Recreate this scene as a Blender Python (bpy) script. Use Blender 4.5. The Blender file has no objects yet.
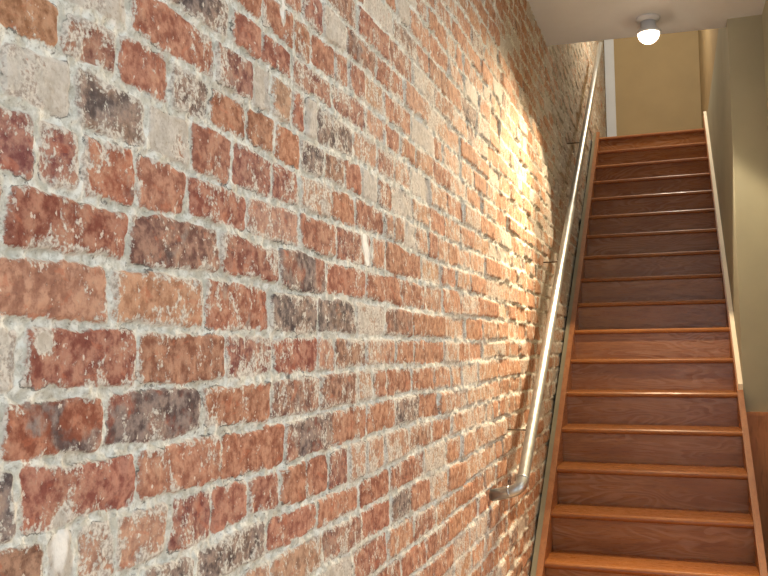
import bpy, bmesh, math
import numpy as np
from mathutils import Vector, Matrix

SC = bpy.context.scene
COL = SC.collection
rng = np.random.default_rng(7)

# ------------------------------------------------------------------ helpers
def srgb(r, g, b, a=1.0):
    def f(c):
        c /= 255.0
        return c / 12.92 if c <= 0.04045 else ((c + 0.055) / 1.055) ** 2.4
    return (f(r), f(g), f(b), a)

def link(name, me, mat=None, parent=None):
    o = bpy.data.objects.new(name, me)
    COL.objects.link(o)
    if mat is not None:
        me.materials.append(mat)
    if parent is not None:
        o.parent = parent
    return o

def obj(name, bm, mat=None, parent=None, smooth=False, bevel=0.0, seg=2):
    if bevel > 0:
        bmesh.ops.bevel(bm, geom=[e for e in bm.edges if e.calc_face_angle(0) > 0.4], offset=bevel,
                        segments=seg, affect='EDGES', profile=0.5, clamp_overlap=True)
    bmesh.ops.recalc_face_normals(bm, faces=bm.faces[:])
    me = bpy.data.meshes.new(name)
    bm.to_mesh(me)
    bm.free()
    if smooth:
        for p in me.polygons:
            p.use_smooth = True
    return link(name, me, mat, parent)

def add_box(bm, x0, x1, y0, y1, z0, z1):
    v = [bm.verts.new((x, y, z)) for x in (x0, x1) for y in (y0, y1) for z in (z0, z1)]
    for f in ((0, 1, 3, 2), (4, 6, 7, 5), (0, 4, 5, 1), (2, 3, 7, 6), (0, 2, 6, 4), (1, 5, 7, 3)):
        bm.faces.new([v[i] for i in f])

def box(*a):
    bm = bmesh.new()
    add_box(bm, *a)
    return bm

def prism_x(profile, x0, x1):
    """extrude a (y, z) outline along x"""
    bm = bmesh.new()
    a = [bm.verts.new((x0, y, z)) for y, z in profile]
    b = [bm.verts.new((x1, y, z)) for y, z in profile]
    bm.faces.new(a)
    bm.faces.new(b[::-1])
    n = len(profile)
    for i in range(n):
        bm.faces.new((a[i], b[i], b[(i + 1) % n], a[(i + 1) % n]))
    return bm

def tube(bm, pts, r, n=24, caps=True):
    pts = [Vector(p) for p in pts]
    rings = []
    up = None
    for i, p in enumerate(pts):
        d = (pts[min(i + 1, len(pts) - 1)] - pts[max(i - 1, 0)]).normalized()
        if up is None:
            up = d.orthogonal().normalized()
        else:
            up = (up - d * up.dot(d)).normalized()
        s = d.cross(up)
        rr = r[i] if isinstance(r, (list, tuple)) else r
        rings.append([bm.verts.new(p + rr * (math.cos(2 * math.pi * k / n) * up + math.sin(2 * math.pi * k / n) * s)) for k in range(n)])
    for a, b in zip(rings, rings[1:]):
        for k in range(n):
            bm.faces.new((a[k], a[(k + 1) % n], b[(k + 1) % n], b[k]))
    if caps:
        bm.faces.new(rings[0][::-1])
        bm.faces.new(rings[-1])

def lathe(profile, n=40):
    """(r, z) profile turned about z"""
    bm = bmesh.new()
    rings = []
    for r, z in profile:
        if r < 1e-6:
            rings.append([bm.verts.new((0, 0, z))])
        else:
            rings.append([bm.verts.new((r * math.cos(2 * math.pi * k / n), r * math.sin(2 * math.pi * k / n), z)) for k in range(n)])
    for a, b in zip(rings, rings[1:]):
        for k in range(n):
            k2 = (k + 1) % n
            if len(a) == 1:
                bm.faces.new((a[0], b[k], b[k2]))
            elif len(b) == 1:
                bm.faces.new((a[k], a[k2], b[0]))
            else:
                bm.faces.new((a[k], a[k2], b[k2], b[k]))
    return bm

def thing(name, label, cat, loc=(0, 0, 0), group=None):
    o = bpy.data.objects.new(name, None)
    COL.objects.link(o)
    o.location = loc
    o['label'] = label
    o['category'] = cat
    if group:
        o['group'] = group
    return o

def struct(o, label=None, cat=None):
    o['kind'] = 'structure'
    if label:
        o['label'] = label
        o['category'] = cat
    return o

# ------------------------------------------------------------------ node helper
class NT:
    def __init__(self, name):
        self.m = bpy.data.materials.new(name)
        self.m.use_nodes = True
        self.t = self.m.node_tree
        self.t.nodes.clear()
        self.out = self.t.nodes.new('ShaderNodeOutputMaterial')
        self.b = self.t.nodes.new('ShaderNodeBsdfPrincipled')
        self.t.links.new(self.b.outputs[0], self.out.inputs[0])

    def put(self, sock, v):
        if isinstance(v, bpy.types.NodeSocket):
            self.t.links.new(v, sock)
        else:
            sock.default_value = v

    def coord(self, scale=(1, 1, 1)):
        g = self.t.nodes.new('ShaderNodeTexCoord')
        m = self.t.nodes.new('ShaderNodeMapping')
        m.inputs['Scale'].default_value = scale
        self.t.links.new(g.outputs['Object'], m.inputs['Vector'])
        return m.outputs[0]

    def noise(self, scale, detail=4, rough=0.55, vec=None, dist=0.0):
        n = self.t.nodes.new('ShaderNodeTexNoise')
        n.inputs['Scale'].default_value = scale
        n.inputs['Detail'].default_value = detail
        n.inputs['Roughness'].default_value = rough
        n.inputs['Distortion'].default_value = dist
        self.t.links.new(vec if vec is not None else self.coord(), n.inputs['Vector'])
        return n.outputs[0]

    def wave(self, scale, dist, dscale, detail=3, vec=None, direction='Z'):
        n = self.t.nodes.new('ShaderNodeTexWave')
        n.bands_direction = direction
        n.inputs['Scale'].default_value = scale
        n.inputs['Distortion'].default_value = dist
        n.inputs['Detail'].default_value = detail
        n.inputs['Detail Scale'].default_value = dscale
        self.t.links.new(vec if vec is not None else self.coord(), n.inputs['Vector'])
        return n.outputs['Fac'] if 'Fac' in n.outputs else n.outputs[1]

    def math(self, op, a, b=0.0, c=0.0, clamp=False):
        n = self.t.nodes.new('ShaderNodeMath')
        n.operation = op
        n.use_clamp = clamp
        self.put(n.inputs[0], a)
        self.put(n.inputs[1], b)
        self.put(n.inputs[2], c)
        return n.outputs[0]

    def ramp(self, v, lo, hi, a=0.0, b=1.0):
        n = self.t.nodes.new('ShaderNodeMapRange')
        n.interpolation_type = 'SMOOTHSTEP'
        self.put(n.inputs['Value'], v)
        self.put(n.inputs['From Min'], lo)
        self.put(n.inputs['From Max'], hi)
        self.put(n.inputs['To Min'], a)
        self.put(n.inputs['To Max'], b)
        return n.outputs[0]

    def mix(self, f, a, b, mode='MIX'):
        n = self.t.nodes.new('ShaderNodeMix')
        n.data_type = 'RGBA'
        n.blend_type = mode
        self.put(n.inputs[0], f)
        self.put(n.inputs[6], a)
        self.put(n.inputs[7], b)
        return n.outputs[2]

    def attr(self, name, out='Fac'):
        n = self.t.nodes.new('ShaderNodeAttribute')
        n.attribute_name = name
        return n.outputs[out]

    def bump(self, h, strength, dist=0.002):
        n = self.t.nodes.new('ShaderNodeBump')
        n.inputs['Strength'].default_value = strength
        n.inputs['Distance'].default_value = dist
        self.put(n.inputs['Height'], h)
        self.t.links.new(n.outputs[0], self.b.inputs['Normal'])

    def set(self, color=None, rough=None, metal=None, spec=None, coat=None):
        if color is not None:
            self.put(self.b.inputs['Base Color'], color)
        if rough is not None:
            self.put(self.b.inputs['Roughness'], rough)
        if metal is not None:
            self.put(self.b.inputs['Metallic'], metal)
        if spec is not None:
            self.put(self.b.inputs['Specular IOR Level'], spec)
        if coat is not None:
            self.put(self.b.inputs['Coat Weight'], coat)
            self.b.inputs['Coat Roughness'].default_value = 0.18
        return self.m

# ------------------------------------------------------------------ materials
def mat_paint(name, c, var=0.06, rough=0.7):
    n = NT(name)
    f = n.noise(3.0, 4)
    f2 = n.noise(140.0, 3)
    lo = tuple(x * (1 - var) for x in c[:3]) + (1,)
    hi = tuple(min(1, x * (1 + var)) for x in c[:3]) + (1,)
    n.set(n.mix(n.ramp(f, .3, .7), lo, hi), rough, spec=0.3)
    n.bump(f2, 0.15, 0.001)
    return n.m

def mat_wood(name, dark, mid, light, rough=0.32, streak=0.6, arcs=0.0, seed=0.0, along='X', spec=0.5):
    n = NT(name)
    sc = {'X': (1.0, 9.0, 9.0), 'Y': (9.0, 1.0, 9.0), 'Z': (9.0, 9.0, 1.0)}[along]
    g = n.t.nodes.new('ShaderNodeNewGeometry')
    oi = n.t.nodes.new('ShaderNodeObjectInfo')
    off = n.t.nodes.new('ShaderNodeVectorMath')
    off.operation = 'ADD'
    tc = n.t.nodes.new('ShaderNodeTexCoord')
    rnd = n.math('MULTIPLY', oi.outputs['Random'], 37.0)
    cmb = n.t.nodes.new('ShaderNodeCombineXYZ')
    for i in range(3):
        n.put(cmb.inputs[i], n.math('ADD', rnd, seed * (i + 1)))
    n.t.links.new(tc.outputs['Object'], off.inputs[0])
    n.t.links.new(cmb.outputs[0], off.inputs[1])
    mp = n.t.nodes.new('ShaderNodeMapping')
    mp.inputs['Scale'].default_value = sc
    n.t.links.new(off.outputs[0], mp.inputs['Vector'])
    v = mp.outputs[0]
    f1 = n.noise(2.2, 5, .6, v, 0.4)
    f2 = n.noise(14.0, 4, .65, v, 0.2)
    col = n.mix(n.ramp(f1, .32, .68), mid, light)
    col = n.mix(n.math('MULTIPLY', n.ramp(f2, .45, .72), streak), col, dark)
    if arcs > 0:
        mp2 = n.t.nodes.new('ShaderNodeMapping')
        mp2.inputs['Scale'].default_value = (1.0, 2.0, 4.2)
        n.t.links.new(off.outputs[0], mp2.inputs['Vector'])
        w = n.noise(1.5, 2, .5, mp2.outputs[0], 0.6)
        bands = n.math('FRACT', n.math('MULTIPLY', w, 17.0))
        band = n.math('MULTIPLY', n.ramp(bands, .35, .8), n.ramp(n.noise(1.6, 2, .5, mp2.outputs[0]), .38, .6))
        col = n.mix(n.math('MULTIPLY', band, arcs), col, srgb(196, 158, 132))  # pale grain bands, with glare off the varnish put into the colour
    n.set(col, n.ramp(f2, .3, .7, rough - .05, rough + .1), spec=spec)
    n.bump(f2, 0.12, 0.001)
    return n.m

def mat_brick():
    n = NT('old_brick')
    sd = n.attr('sd')
    col = n.attr('brickcol', 'Color')
    lime = n.attr('lime')
    burnt = n.attr('burnt')
    c0 = n.coord()
    nf = n.noise(160, 5, .65, c0)            # grit
    nm = n.noise(52, 6, .62, c0)             # blotches of a centimetre or two
    nl = n.noise(15, 4, .55, c0)             # half a brick
    nd = n.noise(34, 6, .68, n.coord((1, 1.1, .75)), 0.5)   # vertical smears
    ns = n.noise(95, 3, .55, n.coord((1.3, 1, .8)))
    # brick body
    nb = n.noise(9, 5, .6, n.coord((1.4, 1, 1)))             # washed and bare areas larger than a brick
    base = n.mix(n.ramp(nm, .36, .64), n.mix(1.0, col, (.60, .54, .54, 1), 'MULTIPLY'), n.mix(0.32, col, srgb(206, 166, 140)))
    base = n.mix(n.math('MULTIPLY', n.ramp(nf, .50, .68), .6), base, n.mix(1.0, base, (.58, .54, .54, 1), 'MULTIPLY'))
    base = n.mix(n.math('MULTIPLY', n.ramp(n.noise(30, 4, .6, n.coord((1, .8, 1.2)), .8), .58, .66), .4), base, srgb(182, 108, 80))
    bn = n.math('ADD', burnt, n.math('MULTIPLY', n.math('SUBTRACT', nl, .5), 3.2))
    bmask = n.ramp(n.math('ADD', bn, n.math('MULTIPLY', n.math('SUBTRACT', nm, .5), 1.2)), .30, .75)
    base = n.mix(n.math('MULTIPLY', bmask, .88), base, n.mix(n.ramp(nm, .38, .62), srgb(76, 68, 68), srgb(134, 124, 120)))
    # lime smears and mortar washed over the face, more along the joints
    limecol = n.mix(n.ramp(nf, .38, .62), srgb(156, 148, 138), srgb(214, 210, 200))
    wash = n.ramp(n.math('ADD', n.math('ADD', n.math('MULTIPLY', nb, .6), n.math('MULTIPLY', nm, .5)), n.math('MULTIPLY', lime, .35)), .50, .82)
    base = n.mix(n.math('MULTIPLY', wash, .62), base, n.mix(n.ramp(nf, .4, .6), srgb(170, 132, 108), srgb(196, 166, 140)))
    edge = n.ramp(sd, 0.0, 0.014, .13, 0.0)
    lm = n.math('ADD', n.math('ADD', nd, n.math('MULTIPLY', n.math('SUBTRACT', nf, .5), .50)), edge)
    lm = n.math('ADD', lm, n.math('MULTIPLY', n.math('SUBTRACT', nb, .5), .55))
    lmask = n.ramp(n.math('ADD', lm, n.math('MULTIPLY', lime, .5)), .605, .715)
    face = n.mix(n.math('MULTIPLY', lmask, .86), base, limecol)
    speck = n.ramp(ns, .66, .71)
    face = n.mix(n.math('MULTIPLY', speck, .7), face, srgb(222, 212, 198))
    # mortar
    mo = n.mix(n.ramp(nm, .36, .64), srgb(186, 184, 172), srgb(226, 226, 218))
    mo = n.mix(n.math('MULTIPLY', n.ramp(nf, .52, .66), .6), mo, srgb(138, 132, 120))
    mo = n.mix(n.math('MULTIPLY', n.ramp(nl, .52, .75), .3), mo, srgb(190, 172, 146))
    mo = n.mix(n.math('MULTIPLY', n.ramp(n.noise(70, 3, .5, c0), .66, .72), .7), mo, srgb(84, 76, 68))
    s2 = n.math('ADD', sd, n.math('MULTIPLY', n.math('SUBTRACT', nm, .5), .014))
    s2 = n.math('ADD', s2, n.math('MULTIPLY', n.math('SUBTRACT', nf, .5), .009))
    k = n.ramp(s2, -.0015, .0015)
    cover = n.ramp(n.math('ADD', lime, n.math('MULTIPLY', n.math('SUBTRACT', n.noise(22, 5, .6, c0), .5), 1.3)), .52, .66)
    mo = n.mix(n.math('MULTIPLY', cover, n.math('MULTIPLY', k, .5)), mo, srgb(164, 148, 136))
    k = n.math('MULTIPLY', k, n.math('SUBTRACT', 1.0, cover))
    c = n.mix(k, mo, face)
    c = n.mix(n.ramp(n.math('ADD', lime, n.math('MULTIPLY', nm, .4)), 1.35, 1.7), c, srgb(228, 226, 220))   # splashes of white plaster
    # thin open cracks where mortar has shrunk from the brick
    crack = n.math('MULTIPLY', n.ramp(n.math('ABSOLUTE', n.math('ADD', s2, .0006)), .0005, .0016, 1.0, 0.0),
                   n.ramp(n.noise(21, 3, .5, n.coord((1, 1, 1.6))), .545, .63))
    c = n.mix(n.math('MULTIPLY', crack, .7), c, srgb(44, 38, 34))
    n.set(c, .92, spec=.22)
    h = n.math('ADD', n.math('MULTIPLY', nf, .8), n.math('ADD', n.math('MULTIPLY', nm, 1.3), n.math('MULTIPLY', lmask, .5)))
    n.bump(h, .5, .0028)
    return n.m

LAMP_S = 740.0       # ceiling lamp, aimed down and out towards the room
SPILL = 120.0
BEAM, CONE, TILT, AIMX = 74.0, 98.0, 46.5, -.03
WIN_P = 38.0         # daylight through the front window
SIDE_P = 94.0       # soft fill added from the right, no window there
ROOM_P = 17.0        # unseen warm fill added for the lower risers
UP_P = 90.0          # lamp in the upper hall
EXPO = 0.0

# ------------------------------------------------------------------ brick wall
# bed joints (height, [(distance along wall, deviation)]) and head joints per course
BEDS = {-8: (2.2757, [(1.445, -0.0027), (1.565, -0.0047), (1.77, 0.0053), (2.017, 0.0053)]), -7: (2.1952, [(1.312, 0.0038), (1.529, -0.0072), (1.768, 0.0038)]), -6: (2.1213, [(1.031, -0.0003), (1.158, -0.0033), (1.272, 0.0017), (1.312, -0.0003), (1.831, 0.0037), (2.012, 0.0037)]), -5: (2.0362, [(0.817, -0.0122), (0.941, 0.0058), (0.963, 0.0098), (1.042, 0.0038), (1.159, -0.0012), (1.223, -0.0012), (1.312, -0.0042), (1.448, -0.0012), (1.614, -0.0072), (1.856, 0.0088), (2.009, 0.0038)]), -4: (1.9611, [(0.712, -0.0031), (0.812, 0.0039), (0.918, 0.0029), (1.043, -0.0011), (1.159, 0.0009), (1.312, 0.0009), (1.488, -0.0051), (1.702, -0.0001), (2.006, -0.0051), (2.22, 0.0019), (2.683, -0.0151), (3.783, 0.0199)]), -3: (1.8792, [(0.715, 0.0008), (0.78, 0.0008), (0.846, 0.0028), (0.944, 0.0018), (1.065, 0.0008), (1.127, -0.0052), (1.312, -0.0042), (1.633, -0.0032), (2.004, 0.0038), (2.565, -0.0142), (3.773, 0.0188)]), -2: (1.7955, [(0.717, -0.0015), (0.775, -0.0015), (0.848, -0.0005), (0.922, -0.0025), (1.015, 0.0005), (1.128, 0.0065), (1.238, 0.0055), (1.312, -0.0015), (1.492, 0.0025), (1.699, -0.0035), (2.001, -0.0035)]), -1: (1.714, [(0.749, -0.001), (0.869, 0.001), (0.997, 0.001), (1.128, 0.004), (1.32, 0.004), (1.446, -0.002), (1.764, 0.001), (1.998, -0.004), (2.284, -0.008), (2.733, -0.014), (3.752, 0.005)]), 0: (1.6292, [(0.871, 0.0038), (1.025, 0.0008), (1.215, -0.0022), (1.411, -0.0022), (1.731, -0.0012), (1.965, -0.0032), (2.125, -0.0022), (3.091, -0.0052), (3.693, 0.0028)]), 1: (1.5497, [(0.746, 0.0013), (0.818, 0.0013), (0.95, -0.0007), (1.13, -0.0037), (1.313, -0.0017), (1.602, 0.0003), (1.993, 0.0033), (2.777, -0.0057), (3.462, 0.0053)]), 2: (1.4684, [(0.75, 0.0036), (0.821, -0.0014), (0.904, -0.0014), (0.951, -0.0004), (1.07, -0.0024), (1.139, 0.0026), (1.313, -0.0044), (1.41, -0.0014), (1.601, 0.0006), (1.99, 0.0066), (2.322, 0.0046), (2.827, -0.0084)]), 3: (1.3866, [(0.849, 0.0004), (0.953, 0.0004), (1.071, 0.0004), (1.191, -0.0006), (1.313, -0.0036), (1.521, -0.0036), (1.75, 0.0004), (1.987, 0.0034), (2.269, 0.0044), (2.633, -0.0006), (3.712, 0.0054)]), 4: (1.3032, [(0.954, 0.0008), (1.118, -0.0062), (1.313, 0.0058), (1.483, -0.0032), (1.791, -0.0092), (2.266, 0.0128), (2.816, 0.0108), (3.702, 0.0008)]), 5: (1.2223, [(1.313, 0.0067), (1.567, 0.0067), (1.809, 0.0037), (1.982, 0.0057), (2.243, 0.0107)]), 6: (1.1415, [(1.601, 0.0115), (1.979, 0.0065), (2.184, 0.0045), (2.496, -0.0155), (2.888, -0.0325)])}
HEADS = {-9: ([1.515, 1.618, 1.752, 1.957], 'OMWDR'), -8: ([1.202, 1.34, 1.477, 1.557, 1.69, 1.769, 1.875, 2.016], 'ROOOOORTR'), -7: ([1.002, 1.223, 1.336, 1.462, 1.666, 1.88, 2.021, 2.146, 2.296, 2.476, 2.684, 2.91, 3.173, 3.463], 'OGORMMTROTRTOTR'), -6: ([0.816, 0.949, 1.174, 1.305, 1.375, 1.462, 1.528, 1.588, 1.797, 1.964, 2.1, 2.253, 2.438, 2.64, 2.859, 3.131, 3.413], 'RWOMWTRWGTMTWTRTOT'), -5: ([0.811, 0.926, 1.048, 1.157, 1.279, 1.392, 1.503, 1.619, 1.733, 1.848, 1.962, 2.072, 2.25, 2.434, 2.61, 2.81, 3.04, 3.306], 'BMOGOOBGDRWRWTOTRTT'), -4: ([0.718, 0.838, 0.989, 1.103, 1.227, 1.375, 1.497, 1.662, 1.806, 2.005, 2.077, 2.172, 2.285, 2.408, 2.509, 2.643, 2.762, 2.953, 3.205, 3.501], 'RWGWOMMTORDDWTRTOTTRT'), -3: ([0.774, 0.853, 0.965, 1.096, 1.279, 1.497, 1.686, 1.913, 2.018, 2.205, 2.341, 2.539, 2.729, 2.946, 3.216, 3.492], 'MMVORTOMOORTRTOTT'), -2: ([0.727, 0.951, 1.189, 1.403, 1.626, 1.869, 2.148, 2.368, 2.558, 2.792, 3.069, 3.421], 'TRDRHRRRTOTOT'), -1: ([0.91, 1.143, 1.366, 1.583, 1.807, 2.004, 2.235, 2.577, 2.872, 3.147, 3.433, 3.674], 'PPVGGCDOTOTOT'), 0: ([0.756, 0.971, 1.209, 1.382, 1.582, 1.673, 1.864, 2.081, 2.25, 2.369, 2.572, 2.766, 2.926, 3.157, 3.574], 'WROMRTDTOOOTROTO'), 1: ([0.727, 0.905, 1.139, 1.37, 1.591, 1.809, 1.91, 2.007, 2.227, 2.451, 2.654, 2.816, 3.047, 3.457], 'RVHODDTOROOTTTO'), 2: ([0.754, 0.974, 1.194, 1.427, 1.653, 1.867, 2.075, 2.29, 2.491, 2.687, 2.868, 3.251], 'GROOHOOGOOTTT'), 3: ([0.69, 0.802, 0.853, 0.928, 1.049, 1.17, 1.287, 1.406, 1.52, 1.636, 1.749, 1.864, 1.993, 2.192, 2.409, 2.544, 2.643, 2.877, 3.188], 'TDWTTMOROOMTTTDORTTT'), 4: ([0.981, 1.121, 1.35, 1.572, 1.81, 2.029, 2.244, 2.332, 2.563, 2.77, 2.994, 3.33], 'MGGOORRMCOTTT'), 5: ([1.365, 1.602, 1.827, 2.034, 2.194, 2.389, 2.582, 2.82, 3.137], 'TTDRGOTOTT')}

WX = -0.70
PITCH = 0.0809
CLS = {  # brick kinds: colour, lime smear, burnt
    'R': ((156, 96, 82), .05, -.30), 'O': ((168, 114, 92), .0, -.35), 'M': ((140, 88, 84), .12, -.25),
    'G': ((130, 112, 106), .14, .85), 'T': ((184, 148, 124), .22, -.30), 'D': ((138, 104, 92), .10, .18),
    'W': ((170, 122, 106), .62, .05), 'C': ((172, 156, 134), .42, -.1), 'B': ((178, 128, 96), -.06, -.30),
    'V': ((174, 108, 88), .08, .28), 'P': ((180, 132, 108), .05, -.35), 'H': ((150, 100, 86), .0, .60)}
TAB = rng.random((256, 256))

def vnoise(a, b, s, seed=0):
    u = a / s + 17.3 * seed
    v = b / s + 9.1 * seed
    iu = np.floor(u).astype(int)
    iv = np.floor(v).astype(int)
    fu = u - iu
    fv = v - iv
    fu = fu * fu * (3 - 2 * fu)
    fv = fv * fv * (3 - 2 * fv)
    g = lambda i, j: TAB[i % 256, j % 256]
    return ((g(iu, iv) * (1 - fu) + g(iu + 1, iv) * fu) * (1 - fv) + (g(iu, iv + 1) * (1 - fu) + g(iu + 1, iv + 1) * fu) * fv) * 2 - 1

def sstep(x, a, b):
    t = np.clip((x - a) / (b - a), 0, 1)
    return t * t * (3 - 2 * t)

JMIN, JMAX = -60, 22
def bed_z(j, y):
    if j in BEDS:
        zb, pts = BEDS[j]
        py = np.array([p[0] for p in pts])
        pd = np.clip(np.array([p[1] for p in pts]), -.008, .008)
        d = np.interp(y, py, pd)
        fade = np.clip(1 - np.maximum(py[0] - y, y - py[-1]) / .5, 0, 1)
        d = d * np.minimum(1, fade)
    else:
        jj = min(BEDS) if j < min(BEDS) else max(BEDS)
        zb = BEDS[jj][0] - PITCH * (j - jj)
        d = vnoise(y, y * 0 + j * 3.7, .45, 3) * .006
    return zb + d + vnoise(y, y * 0 + j * 1.3, .07, 5) * .0022

HEADY, HCOL = {}, {}
for c in range(JMIN, JMAX):
    header = (c - 3) % 8 == 0
    L = .1155 if header else .222
    if c in HEADS:
        ys, cl = list(HEADS[c][0]), list(HEADS[c][1])
    else:
        ys, cl = [rng.uniform(0, .2) + .8 + (L / 2 if c % 2 else 0)], list('RO')
    def pick(y):
        p = [.17, .20, .10, .05, .22, .10, .06, .04, .06] if y < 4.4 else [.10, .12, .04, .05, .36, .09, .06, .13, .05]
        p = np.array(p)
        return str(rng.choice(list('ROMGTDWCP'), p=p / p.sum()))
    while ys[0] > -1.7:
        ys.insert(0, ys[0] - L * rng.uniform(.93, 1.07))
        cl.insert(0, pick(ys[0]))
    while ys[-1] < 10.3:
        l = L * rng.uniform(.92, 1.08)
        if not header and rng.random() < .14:
            l *= .52
        ys.append(ys[-1] + l)
        cl.append(pick(ys[-1]))
    HEADY[c] = np.array(ys)
    n = len(cl)
    HCOL[c] = dict(
        rgb=np.array([np.array(srgb(*CLS[k][0])[:3]) * rng.uniform(.86, 1.14) * np.array([1, rng.uniform(.93, 1.07), rng.uniform(.9, 1.1)]) for k in cl]),
        lime=np.array([CLS[k][1] + rng.uniform(-.08, .10) for k in cl]),
        burnt=np.array([CLS[k][2] + rng.uniform(-.08, .08) for k in cl]),
        off=rng.normal(0, .0022, n), ty=rng.normal(0, .012, n), tz=rng.normal(0, .022, n), th=rng.uniform(.0030, .0058, n + 1),
        skew=rng.normal(0, .06, n + 1))

DRIPS = [(1.870, 1.855, .022, .026, 2.2), (1.884, 1.822, .018, .026, 2.2), (1.427, 2.268, .009, .030, 2.2), (.790, 1.612, .016, .016, .8), (.919, 2.040, .030, .014, .8), (.826, 1.370, .020, .045, .8)]

def zone(ys, zs):
    ny, nz = len(ys), len(zs)
    js = np.arange(JMAX, JMIN - 1, -1)
    B = np.array([bed_z(j, ys) for j in js])              # ascending height
    Y = np.repeat(ys[:, None], nz, 1)
    Z = np.repeat(zs[None, :], ny, 0)
    idx = np.empty((ny, nz), int)
    for i in range(ny):
        idx[i] = np.searchsorted(B[:, i], zs) - 1
    idx = np.clip(idx, 0, len(js) - 2)
    r = np.arange(ny)[:, None]
    zb = B[idx, r]
    zt = B[idx + 1, r]
    course = js[idx] - 1                                   # between joint c (top) and c+1 (below)
    hb = .0064 + .0024 * vnoise(Y, Z * 0 + course * 2.1, .12, 8)
    dz = np.minimum(Z - zb, zt - Z) - hb
    dy = np.zeros((ny, nz))
    rgb = np.zeros((ny, nz, 3))
    lime = np.zeros((ny, nz))
    burnt = np.zeros((ny, nz))
    boff = np.zeros((ny, nz))
    for c in np.unique(course):
        m = course == c
        hy, P = HEADY[c], HCOL[c]
        y = Y[m]
        zc = Z[m] - (zb[m] + zt[m]) / 2
        k = np.clip(np.searchsorted(hy, y), 1, len(hy) - 1)
        d1 = y - hy[k - 1] - P['skew'][k - 1] * zc - P['th'][k - 1]
        d2 = hy[k] - y + P['skew'][k] * zc - P['th'][k]
        dy[m] = np.minimum(d1, d2)
        rgb[m] = P['rgb'][k]
        lime[m] = P['lime'][k]
        burnt[m] = P['burnt'][k]
        mid = (hy[k - 1] + hy[k]) / 2
        boff[m] = P['off'][k] + P['ty'][k] * (y - mid) + P['tz'][k] * zc
    rr = .010
    sd = np.where((dy < rr) & (dz < rr), rr - np.hypot(rr - dy, rr - dz), np.minimum(dy, dz))
    sd = sd + .0022 * vnoise(Y, Z, .022, 1) + .0016 * vnoise(Y, Z, .009, 2) + .002 * vnoise(Y, Z, .06, 4)
    for (cy, cz, wy, wz, wt) in DRIPS:
        lime = lime + wt * np.exp(-(((Y - cy) / wy) ** 2 + ((Z - cz) / wz) ** 2) ** 2)
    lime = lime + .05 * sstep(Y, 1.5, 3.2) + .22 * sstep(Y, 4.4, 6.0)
    tan_mix = (.58 * sstep(Y, 1.2, 3.4) + .16 * sstep(Y, 4.0, 5.2))[..., None]
    rgb = rgb * (1 - tan_mix) + np.array(srgb(198, 158, 120)[:3]) * tan_mix  # brick colour drawn towards tan further along the wall
    k = sstep(sd, -.003, .004)
    far = .55 + .85 * sstep(Y, 1.6, 3.6)
    chip = np.clip(vnoise(Y, Z, .035, 11) - .45, 0, 1) * .010 * (1 - sstep(sd, .004, .03))
    face = boff * far * 1.3 + .0014 * vnoise(Y, Z, .045, 6) + .0005 * vnoise(Y, Z, .014, 7) - chip
    ledge = np.clip(vnoise(Y, Z, .05, 12), -.2, 1)
    mort = -.0045 + (.0045 * ledge + .0030 * vnoise(Y, Z, .016, 9) + .0018 * vnoise(Y, Z, .007, 10)) * (.7 + .8 * far)
    h = np.clip(k * face + (1 - k) * mort + .005 * vnoise(Y, Z, .9, 14) * far, -.025, .011)
    v = np.stack([WX + h, Y, Z], -1).reshape(-1, 3)
    q = np.arange(ny * nz).reshape(ny, nz)
    quads = np.stack([q[:-1, :-1], q[1:, :-1], q[1:, 1:], q[:-1, 1:]], -1).reshape(-1, 4)
    return v, quads, sd.ravel(), rgb.reshape(-1, 3), lime.ravel(), burnt.ravel()

def rng_(a, b, s):
    return np.linspace(a, b, int(math.ceil((b - a) / s)) + 1)

ZT = 6.25
parts = [zone(rng_(.55, 1.7, .003), rng_(.55, 2.75, .003)),
         zone(rng_(1.7, 3.6, .0055), rng_(.25, 3.5, .0055)),
         zone(rng_(3.6, 10.05, .013), rng_(0, ZT, .007)),
         zone(rng_(-1.5, .55, .012), rng_(0, 3.52, .012)),
         zone(rng_(.55, 1.7, .012), rng_(0, .55, .012)), zone(rng_(.55, 1.7, .012), rng_(2.75, 3.52, .012)),
         zone(rng_(1.7, 3.6, .012), rng_(0, .25, .012)), zone(rng_(1.7, 3.6, .012), rng_(3.5, 3.52, .012))]
V, Q, SD, RGB, LI, BU = [], [], [], [], [], []
n0 = 0
for v, q, s, c, l, b in parts:
    V.append(v); Q.append(q + n0); SD.append(s); RGB.append(c); LI.append(l); BU.append(b)
    n0 += len(v)
# the masonry behind the face
bv = np.array([(x, y, z) for x in (-.98, -.73) for y in (-1.5, 10.05) for z in (0, ZT)], float)
V.append(bv)
Q.append(np.array([(0, 1, 3, 2), (4, 6, 7, 5), (0, 4, 5, 1), (2, 3, 7, 6), (0, 2, 6, 4), (1, 5, 7, 3)]) + n0)
SD.append(np.full(8, -.02)); RGB.append(np.full((8, 3), .2)); LI.append(np.zeros(8)); BU.append(np.zeros(8))
V, Q, SD, RGB, LI, BU = (np.concatenate(a) for a in (V, Q, SD, RGB, LI, BU))
me = bpy.data.meshes.new('wall_left')
me.vertices.add(len(V))
me.vertices.foreach_set('co', V.astype(np.float32).ravel())
me.loops.add(Q.size)
me.loops.foreach_set('vertex_index', Q.astype(np.int32).ravel())
me.polygons.add(len(Q))
me.polygons.foreach_set('loop_start', np.arange(0, Q.size, 4, dtype=np.int32))
me.polygons.foreach_set('loop_total', np.full(len(Q), 4, np.int32))
me.polygons.foreach_set('use_smooth', np.ones(len(Q), bool))
me.update(calc_edges=True)
for nm, a in (('sd', SD), ('lime', LI), ('burnt', BU)):
    at = me.attributes.new(nm, 'FLOAT', 'POINT')
    at.data.foreach_set('value', a.astype(np.float32))
at = me.attributes.new('brickcol', 'FLOAT_COLOR', 'POINT')
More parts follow.
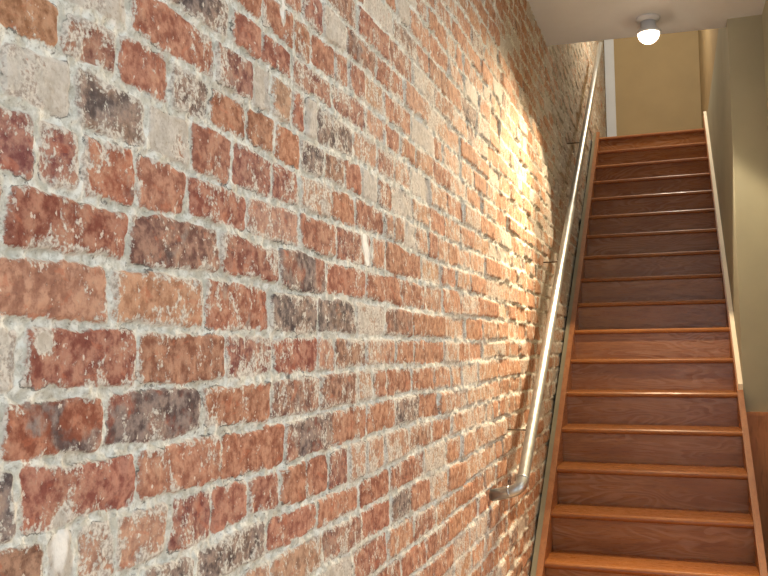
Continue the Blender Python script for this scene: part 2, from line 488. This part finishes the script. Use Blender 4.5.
at.data.foreach_set('color', np.concatenate([RGB, np.ones((len(RGB), 1))], 1).astype(np.float32).ravel())
me.validate()
struct(link('wall_left', me, mat_brick()), 'weathered red brick wall with smeared pale mortar beside the stairs', 'wall')

# ------------------------------------------------------------------ setting
M_ceil = mat_paint('ceiling_paint', srgb(216, 226, 242), .03)
M_olive = mat_paint('olive_grey_paint', srgb(170, 171, 154), .05)
M_tan = mat_paint('tan_paint', srgb(166, 148, 114), .04)
M_white = mat_paint('white_trim_paint', srgb(206, 214, 226), .03, .45)
M_cream = mat_paint('cream_edge_paint', srgb(236, 226, 206), .05, .5)
M_grey = mat_paint('grey_filler', srgb(128, 122, 102), .10, .7)
M_floor = mat_wood('floor_boards', srgb(168, 130, 92), srgb(212, 180, 142), srgb(226, 200, 166), .35, .4, along='Y')

SOFFIT = 3.49
LAND = 0.19 * 19
YC = 5.11
struct(obj('floor', box(-.72, 4.0, -3.2, 10.1, -.12, 0), M_floor))
bm = bmesh.new()
pl = [(-.72, -3.2), (4.0, -3.2), (4.0, 5.25), (.40, 5.25), (-.72, 5.165)]
a = [bm.verts.new((x, y, SOFFIT)) for x, y in pl]
b = [bm.verts.new((x, y, LAND)) for x, y in pl]
bm.faces.new(a[::-1]); bm.faces.new(b)
for i in range(5):
    bm.faces.new((a[i], a[(i + 1) % 5], b[(i + 1) % 5], b[i]))
struct(obj('ceiling', bm, M_ceil))
struct(obj('ceiling_upper', box(-.72, 1.6, 5.0, 10.2, ZT, ZT + .1), M_ceil))
struct(obj('wall_right', box(.345, .53, YC, 10.0, 0, 3.74), M_olive, bevel=.004))
struct(obj('wall_right_upper', box(.36, .53, YC, 10.0, 3.74, ZT), M_tan))
struct(obj('wall_right_near', box(.53, .70, 2.7, YC + .05, 0, SOFFIT), M_olive, bevel=.004))
struct(obj('wall_back', box(-.72, 1.6, 10.0, 10.15, LAND - .1, ZT), M_tan))
struct(obj('wall_upper_front', box(-.72, 1.6, 4.98, 5.12, LAND, ZT), M_tan))
struct(obj('floor_landing', box(-.70, .345, 8.40, 10.0, LAND - .12, LAND - .002), M_floor))
struct(obj('trim_1', box(-.686, -.578, 9.97, 10.0, LAND - .002, 5.75), M_white, bevel=.004),)
struct(obj('wall_far', box(4.0, 4.15, -3.2, 5.25, 0, SOFFIT), M_olive))
bm = bmesh.new()
for a in ((-.72, -.3, -3.35, -3.2, 0, SOFFIT), (2.5, 4.15, -3.35, -3.2, 0, SOFFIT), (-.3, 2.5, -3.35, -3.2, 0, .5), (-.3, 2.5, -3.35, -3.2, 2.9, SOFFIT)):
    add_box(bm, *a)
struct(obj('wall_front', bm, M_olive))
bm = bmesh.new()
for a in ((-.3, -.24, -3.30, -3.24, .5, 2.9), (2.44, 2.5, -3.30, -3.24, .5, 2.9), (1.07, 1.13, -3.30, -3.24, .56, 2.84), (-.24, 2.44, -3.30, -3.24, .5, .56), (-.24, 2.44, -3.30, -3.24, 2.84, 2.9)):
    add_box(bm, *a)
struct(obj('window_1', bm, M_white))

# ------------------------------------------------------------------ staircase
RISE, RUN = 0.19, 0.25303
XL, XR = -0.6312, 0.3144
NY = lambda n: 4.0859 + RUN * (n - 3)          # nosing line of step n
OV, TT = .026, .030
W_tread = mat_wood('tread_wood', srgb(96, 54, 24), srgb(146, 88, 42), srgb(166, 108, 56), .28, .45)
W_riser = mat_wood('riser_wood', srgb(86, 50, 24), srgb(138, 86, 44), srgb(160, 108, 62), .30, .45, arcs=.30)
W_skirt = mat_wood('skirt_wood', srgb(96, 54, 26), srgb(142, 88, 48), srgb(160, 106, 64), .34, .4, along='Y')

st = thing('staircase', 'steep varnished wooden staircase rising beside the brick wall', 'staircase', (0, NY(1), 0))
inv = Matrix.Translation((0, -NY(1), 0))
def part(name, bm, mat, parent=st, m=inv, **k):
    bm.transform(m)
    return obj(name, bm, mat, parent, **k)
tones = {1: None}
for n in range(1, 20):
    y, z = NY(n), RISE * n
    back = NY(n + 1) + OV
    bm = bmesh.new()
    prof = [(back, z - TT), (back, z)]
    for k in range(7):                             # rounded nosing
        a = math.pi * (.5 + k / 6.0)
        prof.append((y + TT / 2 + TT / 2 * math.cos(a), z - TT / 2 + TT / 2 * math.sin(a)))
    t = part('tread', prism_x(prof, XL, XR), W_tread)
    r = part('riser', box(XL, XR, y + OV, y + OV + .018, z - RISE, z - TT), W_riser)
SL = RISE / RUN
def skirt_bm(x0, x1, y0, y1, up, depth=.30):
    zz = lambda y: RISE + SL * (y - NY(1)) + up
    return prism_x([(y0, max(0, zz(y0) - depth)), (y1, zz(y1) - depth), (y1, zz(y1)), (y0, zz(y0))], x0, x1)
part('skirt_board', skirt_bm(XL - .030, XL, NY(1) - .06, 8.20, .022), W_skirt, bevel=.003)
part('skirt_board', skirt_bm(XR, XR + .006, NY(1) - .06, 8.36, .004), W_skirt)
o = part('filler_strip', skirt_bm(XL - .0565, XL - .030, NY(1) - .06, 8.20, .016), M_grey)
o['label'] = 'greyish painted strip between skirt board and bricks'
o = part('edge_strip', skirt_bm(XR + .006, XR + .0305, YC - .005, 8.36, .044, .075), M_cream, bevel=.003)
o['label'] = 'cream painted edging above the right skirt board'
part('stringer', skirt_bm(XR + .006, XR + .0305, NY(1) - .06, YC - .005, .012, .30), W_skirt, bevel=.003)

# wooden panel below the painted wall end
W_panel = mat_wood('panel_wood', srgb(140, 88, 44), srgb(204, 138, 80), srgb(218, 158, 100), .36, .45, along='Z')
pn = thing('wood_panel', 'reddish brown wooden panel on the wall end right of the lower steps', 'panel', (.44, YC, 0))
m = Matrix.Translation((-.44, -YC, 0))
part('board', box(.346, .53, YC - .018, YC - .001, 0, 1.205), W_panel, pn, m)
part('board', box(.512, .529, 2.72, YC - .018, 0, 1.205), W_panel, pn, m)
part('cap_rail', box(.346, .53, YC - .024, YC - .001, 1.205, 1.225), W_panel, pn, m, bevel=.004)

# ------------------------------------------------------------------ handrail
n = NT('galvanised_steel')
n.set(n.mix(n.ramp(n.noise(40, 4), .3, .7), srgb(166, 168, 166), srgb(184, 185, 182)), n.ramp(n.noise(25, 3), .3, .7, .32, .40), .85)
M_steel = n.m
hr = thing('handrail', 'round grey steel pipe handrail running up the brick wall', 'handrail', (-.585, 3.25, 1.055))
m = Matrix.Translation((.585, -3.25, -1.055))
RX, RS = -.585, .72
E0 = Vector((RX, 3.245, 1.052))
d1 = Vector((.112, -.012, .030)).normalized()
d2 = Vector((0, 1, RS)).normalized()
RR = .0235
pts = [Vector((WX - .004, 3.257, 1.022)), E0 - d1 * .046]
for k in range(1, 8):
    s = k / 8
    pts.append((E0 - d1 * .046) * (1 - s) ** 2 + E0 * 2 * s * (1 - s) + (E0 + d2 * .052) * s * s)
pts.append(E0 + d2 * .052)
TOP = E0 + d2 * 5.85
pts += [E0 + d2 * s for s in (1.0, 2.0, 3.0, 4.0, 5.0)] + [TOP]
bm = bmesh.new()
tube(bm, pts, RR, 28)
part('rail', bm, M_steel, hr, m, smooth=True)
bm = bmesh.new()
tube(bm, [E0 - d1 * .052, E0 - d1 * .044], RR + .0012, 28)
tube(bm, [E0 + d2 * .050, E0 + d2 * .058], RR + .0012, 28)
o = part('weld_collar', bm, M_steel, hr, m, smooth=True)
bm = bmesh.new()
tube(bm, [TOP - d2 * .004, TOP + d2 * .006], RR + .001, 28)
part('end_cap', bm, M_steel, hr, m, smooth=False)
n = NT('dark_steel')
n.set(srgb(120, 108, 92), .5, .6)
M_dsteel = n.m
for s in (.40, 1.82, 3.55):
    p = E0 + d2 * s
    q = p + Vector((0, 0, -.034))
    br = bmesh.new()
    tube(br, [p + Vector((-.004, 0, -.020)), q, q + Vector((-.030, 0, -.004)), Vector((WX - .004, q.y, q.z - .004))], [.006, .0045, .0035, .0035], 12)
    b = part('bracket', br, M_dsteel, hr, m, smooth=True)
    b['label'] = 'dark steel bracket'
    br = box(p.x - .030, p.x - .004, p.y - .014, p.y + .014, p.z - .032, p.z - .021)
    part('saddle', br, M_dsteel, b, m, bevel=.003)

# ------------------------------------------------------------------ ceiling lamp
LX, LY = -.089, 4.927
n = NT('lamp_dome_glow')
n.set(srgb(255, 250, 240), .4)
n.b.inputs['Emission Color'].default_value = (1.0, .80, .56, 1)
n.b.inputs['Emission Strength'].default_value = 12.0
M_glow = n.m
lp = thing('ceiling_lamp', 'small round lit lamp on the pale ceiling above the stairs', 'lamp', (LX, LY, SOFFIT))
I = Matrix.Identity(4)
part('base_plate', lathe([(0, 0), (.066, 0), (.068, -.006), (.060, -.018), (.050, -.022), (0, -.022)]), M_white, lp, I, smooth=True)
part('socket', lathe([(0, -.02), (.040, -.02), (.042, -.055), (.060, -.075), (.070, -.085), (.070, -.094), (0, -.094)]), M_white, lp, I, smooth=True)
part('bulb', lathe([(.060, -.0945)] + [(.060 * math.cos(a), -.0945 - .058 * math.sin(a)) for a in np.linspace(.1, math.pi / 2 - .01, 8)] + [(0, -.1526)], 32), M_glow, lp, I, smooth=True)['label'] = 'glowing white bulb'

# ------------------------------------------------------------------ light
def lamp(name, kind, loc, energy, color, **k):
    d = bpy.data.lights.new(name, kind)
    d.energy = energy
    d.color = color
    for a, v in k.items():
        setattr(d, a, v)
    o = bpy.data.objects.new(name, d)
    COL.objects.link(o)
    o.location = loc
    return o
def aim(t, x):
    return Vector((x, -math.sin(math.radians(t)), -math.cos(math.radians(t)))).to_track_quat('-Z', 'Y').to_euler()
o = lamp('lamp_beam', 'SPOT', (LX, LY - .012, SOFFIT - .168), LAMP_S, (1.0, .77, .50), shadow_soft_size=.045,
         spot_size=math.radians(BEAM), spot_blend=.7)
o.rotation_euler = aim(TILT, AIMX)
o = lamp('lamp_spill', 'SPOT', (LX, LY - .012, SOFFIT - .168), SPILL, (1.0, .77, .50), shadow_soft_size=.045,
         spot_size=math.radians(CONE), spot_blend=.15)
o.rotation_euler = aim(20, 0)
o = lamp('window_daylight', 'AREA', (1.1, -3.18, 1.7), WIN_P, (.88, .95, 1.0), shape='RECTANGLE', size=2.6, size_y=2.2)
o.rotation_euler = (math.pi / 2, 0, 0)
o = lamp('side_fill', 'AREA', (3.96, .4, 1.7), SIDE_P, (.88, .95, 1.0), shape='RECTANGLE', size=2.6, size_y=2.2)  # unseen fill, added so the near bricks are evenly lit
o.rotation_euler = (0, math.pi / 2, 0)
o = lamp('room_fill', 'AREA', (1.3, 1.9, SOFFIT - .02), ROOM_P, (1.0, .86, .68), shape='DISK', size=.5)  # added without a fixture, placed to warm the lower risers
o = lamp('upper_hall_light', 'POINT', (.05, 7.50, 5.25), UP_P, (1.0, .88, .70), shadow_soft_size=.06)

w = bpy.data.worlds.new('sky')
SC.world = w
w.use_nodes = True
bg = w.node_tree.nodes['Background']
bg.inputs[0].default_value = (.80, .88, 1.0, 1)
bg.inputs[1].default_value = 1.0

# ------------------------------------------------------------------ camera
cd = bpy.data.cameras.new('camera')
cd.sensor_width = 36.0
cd.lens = 831.2 * 36.0 / 768.0
cd.clip_start = .02
cam = bpy.data.objects.new('camera', cd)
COL.objects.link(cam)
yaw, pit, rol = 0.33675557, 0.07333813, -0.01120507
dv = Vector((-math.sin(yaw) * math.cos(pit), math.cos(yaw) * math.cos(pit), math.sin(pit)))
rt = Vector((math.cos(yaw), math.sin(yaw), 0))
up = rt.cross(dv)
r2 = math.cos(rol) * rt + math.sin(rol) * up
u2 = -math.sin(rol) * rt + math.cos(rol) * up
M = Matrix((r2, u2, -dv)).transposed().to_4x4()
M.translation = Vector((0, 0, 1.598))
cam.matrix_world = M
SC.camera = cam
vs = SC.view_settings
SC.display_settings.display_device = 'sRGB'
vs.view_transform = 'Standard'
vs.look = 'None'
vs.exposure = EXPO
vs.gamma = 1.0
vs.use_curve_mapping = False
